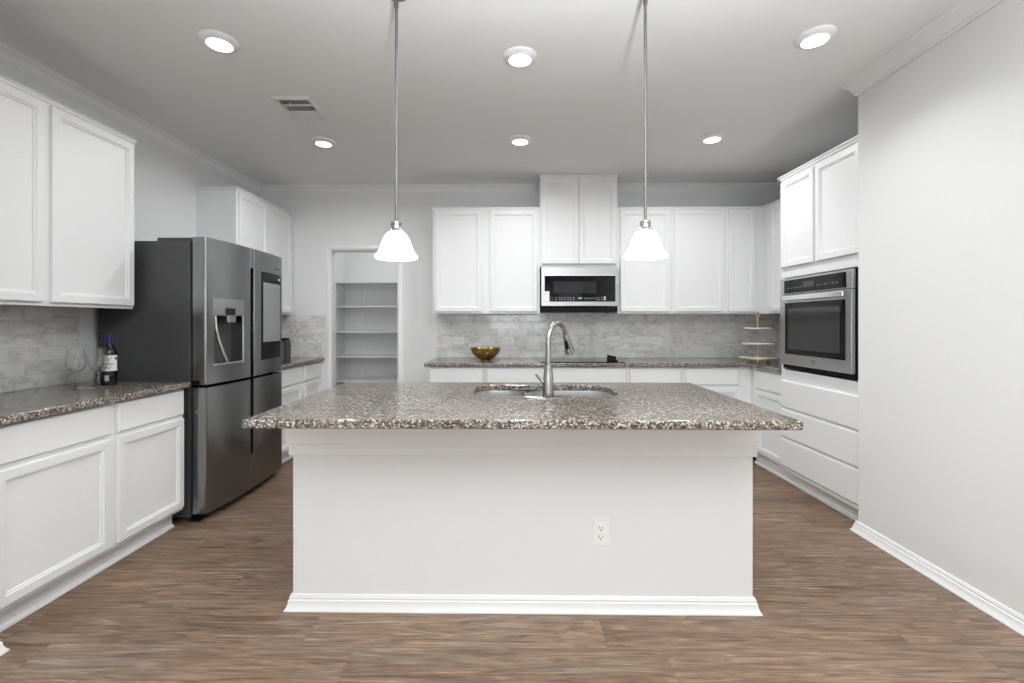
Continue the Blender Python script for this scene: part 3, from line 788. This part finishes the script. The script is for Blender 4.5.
MB().box(a0 + 0.055, a1 - 0.052, -0.0385, -0.0355, Z(1.512), Z(1.612)).build('control_glass', M['blackglass'], cp)
MB().box(a0 + 0.28, a0 + 0.40, -0.0394, -0.0387, Z(1.545), Z(1.585)).build('display', M['ovenglass'], cp)
for k in list(range(5)) + list(range(9, 15)):
    MB().box(a0 + 0.10 + k * 0.037, a0 + 0.116 + k * 0.037, -0.0394, -0.0387, Z(1.546), Z(1.554)).build('key_mark', M['dimmer'], cp)
em = MB(); ecx, ecz = (a0 + a1) / 2 + 0.02, Z(1.003)
def arc_strip(mb, rx, rz, a_0, a_1, w, yy=-0.0412):
    n = 14; outer = []; inner = []
    for i in range(n + 1):
        a = math.radians(a_0 + (a_1 - a_0) * i / n)
        outer.append((ecx + rx * math.cos(a), ecz + rz * math.sin(a))); inner.append((ecx + (rx - w) * math.cos(a), ecz + (rz - w) * math.sin(a)))
    po = outer + inner[::-1]; k = len(po)
    mb.add([(x, yy, z) for x, z in po] + [(x, yy + 0.001, z) for x, z in po],
           [(i, i + 1, k - 2 - i, k - 1 - i) for i in range(n)] + [(k + k - 1 - i, k + k - 2 - i, k + i + 1, k + i) for i in range(n)]
           + [(i, (i + 1) % k, k + (i + 1) % k, k + i) for i in range(k)])
arc_strip(em, 0.026, 0.013, 40, 300, 0.004); arc_strip(em, 0.016, 0.017, -60, 170, 0.004)
em.build('emblem', M['ink'], dr)

# ------------------------------------------------------------------ cooktop and small black block
CX0, CX1, CY0, CY1 = 0.262, 1.052, 4.185, 4.70
t = thing('cooktop', 'thin black glass cooktop set on the back counter', 'cooktop', ((CX0 + CX1) / 2, (CY0 + CY1) / 2, CT))
hw_, hd2 = (CX1 - CX0) / 2, (CY1 - CY0) / 2
MB().prism(rrect(-hw_, hw_, -hd2, hd2, 0.012), 0.0005, 0.007).build('glass_top', M['blackglass'], t)
for (x, y, r) in ((-0.22, -0.11, 0.09), (-0.2, 0.13, 0.075), (0.16, -0.11, 0.075), (0.16, 0.13, 0.1)):
    MB().lathe([(r, 0.0072), (r, 0.0075), (r - 0.003, 0.0075), (r - 0.003, 0.0072)], (x, y, 0), 40, True).build('burner_ring', M['dimmer'], t)
for i in range(4): MB().lathe([(0.018, 0.0072), (0.018, 0.011), (0.015, 0.020), (0.0, 0.021)], (0.335, -0.14 + i * 0.08, 0), 20).build('knob', M['black'], t, smooth=40)
t = thing('black_block', 'small black wedge block standing on the right of the cooktop', 'block', (0.935, 4.24, CT + 0.0075), math.radians(-14))
MB().add([(-0.042, -0.03, 0), (0.042, -0.03, 0), (0.042, 0.03, 0), (-0.042, 0.03, 0), (-0.040, -0.02, 0.062), (0.042, -0.02, 0.046), (0.042, 0.03, 0.046), (-0.040, 0.03, 0.062)],
         [(0, 3, 2, 1), (4, 5, 6, 7), (0, 1, 5, 4), (1, 2, 6, 5), (2, 3, 7, 6), (3, 0, 4, 7)]).build('block_body', M['black'], t, bevel=0.004)
MB().box(-0.03, 0.03, -0.034, -0.0285, 0.008, 0.018).build('front_lip', M['black'], t)

# ------------------------------------------------------------------ pendants
def pendant(label, x, y):
    t = thing('pendant_light', label, 'lamp', (x, y, 1.5525), 0, 'pendant lights over the island')
    MB().lathe([(0.0, 1.187), (0.065, 1.187), (0.065, 1.182), (0.058, 1.174), (0.02, 1.170), (0.010, 1.162), (0.0, 1.162)], n=32).build('canopy', M['nickel'], t, smooth=40)
    MB().lathe([(0.0065, 0.168), (0.0065, 1.105), (0.0095, 1.107), (0.0095, 1.138), (0.0065, 1.140), (0.0065, 1.163)], n=16).build('rod', M['rod'], t, smooth=40)
    MB().lathe([(0.034, 0.1305), (0.032, 0.137), (0.024, 0.143), (0.021, 0.158), (0.0235, 0.162), (0.022, 0.170), (0.010, 0.175), (0.008, 0.180)], n=24).build('socket_cap', M['nickel'], t, smooth=40)
    out = [(0.022, 0.1325), (0.036, 0.128), (0.049, 0.114), (0.058, 0.098), (0.065, 0.080), (0.071, 0.060), (0.077, 0.044), (0.085, 0.029), (0.094, 0.017), (0.0985, 0.010)]
    out = [(r * 0.94, 0.014 + z * 0.894) for r, z in out]
    inn = [(r - 0.004, z - 0.002) for r, z in out[::-1]]
    MB().lathe(out + [(0.0915, 0.018), (0.088, 0.014)] + inn, n=48, close=True).build('shade', M['shade'], t, smooth=50)
    MB().lathe([(0.0, 0.04), (0.018, 0.045), (0.027, 0.07), (0.022, 0.10), (0.013, 0.118), (0.013, 0.130), (0, 0.130)], n=20).build('bulb', M['lens'], t, smooth=50)
    return t
pendant('left bell shaded pendant lamp on a nickel rod above the island', -0.504, 1.955)
pendant('right bell shaded pendant lamp on a nickel rod above the island', 0.574, 1.945)

# ------------------------------------------------------------------ recessed lights
spots = [((-1.507, 2.30), 'round ceiling light at front left above the fridge side'),
         ((0.044, 2.455), 'round ceiling light at front centre between the pendants'),
         ((1.538, 2.305), 'round ceiling light at front right near the right wall'),
         ((-1.512, 3.59), 'round ceiling light at back left beyond the vent'),
         ((0.065, 3.57), 'round ceiling light at back centre before the tall cabinet'),
         ((1.57, 3.55), 'round ceiling light at back right toward the oven tower')]
t0 = thing('ceiling_light', spots[0][1], 'ceiling light', (*spots[0][0], CEIL), 0, 'round ceiling lights')
MB().lathe([(0.091, -0.0005), (0.091, -0.006), (0.087, -0.012), (0.063, -0.025), (0.060, -0.024), (0.060, -0.0005)], n=48, close=True).build('trim_ring', M['trim'], t0, smooth=40)
MB().lathe([(0.0, -0.018), (0.0, -0.0245), (0.040, -0.0245), (0.0595, -0.0230), (0.0595, -0.018)], n=40).build('lens', M['lens'], t0, smooth=40)
dl = bpy.data.lights.new('downlight', 'AREA'); dl.shape = 'DISK'; dl.size = 0.11; dl.spread = math.radians(165); dl.energy = DOWN_POWER; dl.color = (0.98, 0.995, 1.0)
dlo = bpy.data.objects.new('downlight', dl); C.objects.link(dlo); dlo.parent = t0; dlo.location = (0, 0, -0.026)
for (x, y), nm in spots[1:]: dup(t0, (x, y, CEIL), nm)
dim_ = dl.copy(); dim_.spread = math.radians(125); dim_.energy = DOWN_FRONT
mid_ = dl.copy(); mid_.energy = DOWN_FRONT * 1.5
for o in C.objects:
    if o.type == 'LIGHT' and o.parent and o.parent.name.startswith('ceiling_light') and o.parent.location.y < 3: o.data = dim_ if o.parent.location.x > 1 else mid_

# ------------------------------------------------------------------ ceiling vent
VX0, VX1, VY0, VY1 = -1.550, -1.295, 2.87, 3.195
t = thing('ceiling_vent', 'white rectangular air vent with dark louvres in the ceiling', 'vent', ((VX0 + VX1) / 2, (VY0 + VY1) / 2, CEIL))
a, b_ = (VX1 - VX0) / 2, (VY1 - VY0) / 2
MB().box(-a + 0.02, a - 0.02, -b_ + 0.02, b_ - 0.02, -0.0025, -0.0005).build('backing', M['duct'], t)
f = MB()
def vr(i, z): return [(-a + i, -b_ + i, z), (a - i, -b_ + i, z), (a - i, b_ - i, z), (-a + i, b_ - i, z)]
f.rings([vr(0, -0.0005), vr(0, -0.004), vr(0.008, -0.010), vr(0.028, -0.012), vr(0.028, -0.0005)], False, False)
f.build('frame', M['vent'], t)
MB().box(-a + 0.028, a - 0.028, -0.068, -0.052, -0.012, -0.003).build('divider', M['vent'], t)
MB().box(-a + 0.028, a - 0.028, 0.028, 0.044, -0.012, -0.003).build('divider', M['vent'], t)
lv = MB()
def slat(mb, p0, p1, du, dz):
    (x0, y0), (x1, y1) = p0, p1
    v = [(x0, y0, -0.0115), (x1, y1, -0.0115), (x1 + du[0], y1 + du[1], -0.0115 + dz), (x0 + du[0], y0 + du[1], -0.0115 + dz)]
    w = [(x, y, z + 0.0012) for x, y, z in v]
    mb.add(v + w, [(0, 1, 2, 3), (7, 6, 5, 4), (0, 4, 5, 1), (1, 5, 6, 2), (2, 6, 7, 3), (3, 7, 4, 0)])
for k in range(4):
    y = -b_ + 0.034 + k * 0.016
    if y < -0.072: slat(lv, (-a + 0.028, y), (a - 0.028, y), (0, 0.007), 0.006)
for k in range(9):
    x = -a + 0.036 + k * 0.0225
    slat(lv, (x, -0.052), (x, 0.028), (0.0015, 0), 0.008)
for k in range(9):
    y = 0.055 + k * 0.0105
    if y < b_ - 0.028: slat(lv, (-a + 0.028, y), (a - 0.028, y), (0, -0.010), 0.006)
lv.build('louvres', M['vent'], t)
MB().box(-0.035, -0.029, -0.105, -0.085, -0.022, -0.012).build('damper_lever', M['plate'], t)

# ------------------------------------------------------------------ outlets
def outlet(label, loc, rz=0, horiz=False):
    t = thing('wall_outlet', label, 'outlet', loc, rz, 'white power outlets')
    R = (lambda x0, x1, z0, z1: (z0, z1, x0, x1)) if horiz else (lambda *q: q)
    def q(mb, x0, x1, y0, y1, z0, z1):
        k = R(x0, x1, z0, z1); return mb.box(k[0], k[1], y0, y1, k[2], k[3])
    q(MB(), -0.037, 0.037, -0.006, -0.0005, -0.060, 0.060).build('cover_plate', M['plate'], t, bevel=0.002)
    for s in (-1, 1):
        c = s * 0.020
        o = q(MB(), -0.0165, 0.0165, -0.0085, -0.0062, c - 0.014, c + 0.014).build('socket', M['plate'], t, bevel=0.003)
        sl = MB(); q(sl, -0.008, -0.0055, -0.0092, -0.0087, c - 0.001, c + 0.009); q(sl, 0.0055, 0.008, -0.0092, -0.0087, c - 0.001, c + 0.009)
        q(sl, -0.003, 0.003, -0.0092, -0.0087, c - 0.0105, c - 0.0045)
        sl.build('slots', M['slot'], o)
    return t
outlet('white outlet on the front of the kitchen island', (0.395, IY0, 0.352))
for x, nm in ((458.3, 'white outlet on the back tiles left of the brass bowl'), (507.5, 'white outlet on the back tiles between the bowl and faucet'),
              (655.5, 'white outlet on the back tiles right of the cooktop')):
    outlet(nm, (px(x, BACK), BACK - 0.0105, zy(340.5, BACK)), 0, True)

# ------------------------------------------------------------------ brass bowl
t = thing('brass_bowl', 'shiny brass bowl on the back counter left of the faucet', 'bowl', (px(485.5, 4.43), 4.43, CT))
o_ = [(0.0, 0.004), (0.045, 0.004), (0.082, 0.024), (0.115, 0.056), (0.138, 0.090), (0.150, 0.124)]
i_ = [(r - 0.003, z + 0.003) for r, z in o_[::-1]]; i_[0] = (0.148, 0.1245); i_[-1] = (0, 0.0075)
MB().lathe(o_ + i_, n=48).build('bowl_body', M['brass'], t, smooth=50)
MB().lathe([(0.042, 0.0), (0.045, 0.0), (0.043, 0.0045), (0.040, 0.0045)], n=40, close=True).build('foot_ring', M['brass'], t, smooth=40)

# ------------------------------------------------------------------ tiered stand
SY = 4.2
t = thing('tiered_stand', 'three tier white serving stand on a gold pole in the corner', 'tiered stand', (px(757.5, SY), SY, CT))
hz = lambda y: zy(y, SY, 2.25) - CT
for (yy, r) in ((358.6, 0.162), (344.2, 0.132), (329.0, 0.115)):
    z = hz(yy)
    pz = MB().lathe([(0, z), (r - 0.002, z), (r, z + 0.003), (r, z + 0.010), (r - 0.003, z + 0.012), (0, z + 0.012)], n=44).build('tray', M['marble'], t, smooth=40)
    if r > 0.15: MB().lathe([(r + 0.0005, z + 0.001), (r + 0.004, z + 0.002), (r + 0.004, z + 0.010), (r + 0.0005, z + 0.011)], n=44, close=True).build('gold_rim', M['gold'], pz, smooth=40)
MB().lathe([(0.006, hz(358.6) + 0.0125), (0.006, hz(318)), (0.009, hz(317.6)), (0.009, hz(316.6)), (0.0, hz(316.4))], n=16).build('pole', M['gold'], t, smooth=40)
rg = MB(); zc = hz(316.4) + 0.020
rg.tube([(0.019 * math.cos(2 * PI * i / 24), 0, zc + 0.019 * math.sin(2 * PI * i / 24)) for i in range(25)], 0.0035, 8).build('ring_handle', M['gold'], t, smooth=60)
for k in range(3):
    a = 2 * PI * k / 3 + PI * 1.35
    MB().lathe([(0.010, 0.0), (0.011, 0.004), (0.010, hz(358.6) - 0.0005)], (0.10 * math.cos(a), 0.10 * math.sin(a), 0), 14).build('foot', M['gold'], t, smooth=40)

# ------------------------------------------------------------------ wine bottle and glasses
by = 2.665
t = thing('wine_bottle', 'dark wine bottle with white label and violet foil neck', 'bottle', (px(109.2, by), by, CT))
MB().lathe([(0.0, 0.004), (0.030, 0.0), (0.037, 0.004), (0.038, 0.01), (0.038, 0.185), (0.035, 0.205), (0.024, 0.225), (0.0165, 0.238), (0.0150, 0.25), (0.0148, 0.292), (0, 0.292)], n=40).build('glass_body', M['bottle'], t, smooth=40)
MB().lathe([(0.0152, 0.232 + 0.01), (0.0158, 0.245), (0.0158, 0.28), (0.0168, 0.281), (0.0168, 0.293), (0.015, 0.299), (0, 0.299)], n=32).build('foil_capsule', M['foil'], t, smooth=40)
def wrap(mb, r, a0_, a1_, z0, z1, n=20):
    out = [(r * math.cos(math.radians(a0_ + (a1_ - a0_) * i / n)), r * math.sin(math.radians(a0_ + (a1_ - a0_) * i / n))) for i in range(n + 1)]
    inn = [(x * (r - 0.0006) / r, y * (r - 0.0006) / r) for x, y in out[::-1]]
    return mb.prism(out + inn, z0, z1)
lab = wrap(MB(), 0.0390, -135, 20, 0.085, 0.178).build('label', M['paper'], t, smooth=40)
ink = MB()
for (z, a, b2) in ((0.160, -95, -30), (0.150, -80, -45), (0.128, -110, -5), (0.124, -100, -20), (0.108, -90, -30), (0.100, -85, -40)):
    wrap(ink, 0.0394, a, b2, z, z + 0.0022, 10)
wrap(ink, 0.0394, -8, 14, 0.150, 0.168, 8)
ink.build('print', M['ink'], lab)
wrap(MB(), 0.0388, -80, -50, 0.028, 0.060).build('seal', M['dim'], t, smooth=40)

def glass(label, x, y):
    t = thing('wine_glass', label, 'wine glass', (x, y, CT), 0, 'clear wine glasses')
    MB().lathe([(0.0, 0.0008), (0.034, 0.0008), (0.035, 0.002), (0.030, 0.0035), (0.012, 0.006), (0.005, 0.012), (0.0038, 0.03), (0.0036, 0.07), (0.0050, 0.0915), (0, 0.0915)], n=32).build('stem', M['glass'], t, smooth=60)
    o_ = [(0.0, 0.092), (0.010, 0.093), (0.026, 0.102), (0.039, 0.120), (0.0445, 0.140), (0.043, 0.165), (0.038, 0.195), (0.033, 0.226)]
    i_ = [(max(0, r - 0.0014), z + (0.0014 if r < 0.03 and z < 0.12 else 0)) for r, z in o_[::-1]]
    MB().lathe(o_ + i_, n=40).build('bowl', M['glass'], t, smooth=60)
    return t
glass('empty wine glass farther left on the granite against marble tile', px(76, 2.50), 2.50)
glass('empty wine glass standing right beside the wine bottle', px(98.4, 2.565), 2.565)

# dark canister on the far left counter
t = thing('knife_block', 'dark slim upright block beside the far side of the fridge', 'block', (-2.13, 4.17, CT), 0)
MB().box(-0.045, 0.045, -0.05, 0.05, 0, 0.205).build('block_body', M['charcoal'], t, bevel=0.006)
MB().box(-0.035, 0.035, -0.04, 0.04, 0.2055, 0.228).build('lid', M['black'], t, bevel=0.004)
MB().box(0.018, 0.024, -0.0515, -0.0495, 0.02, 0.19).build('edge_strip', M['dim'], t)
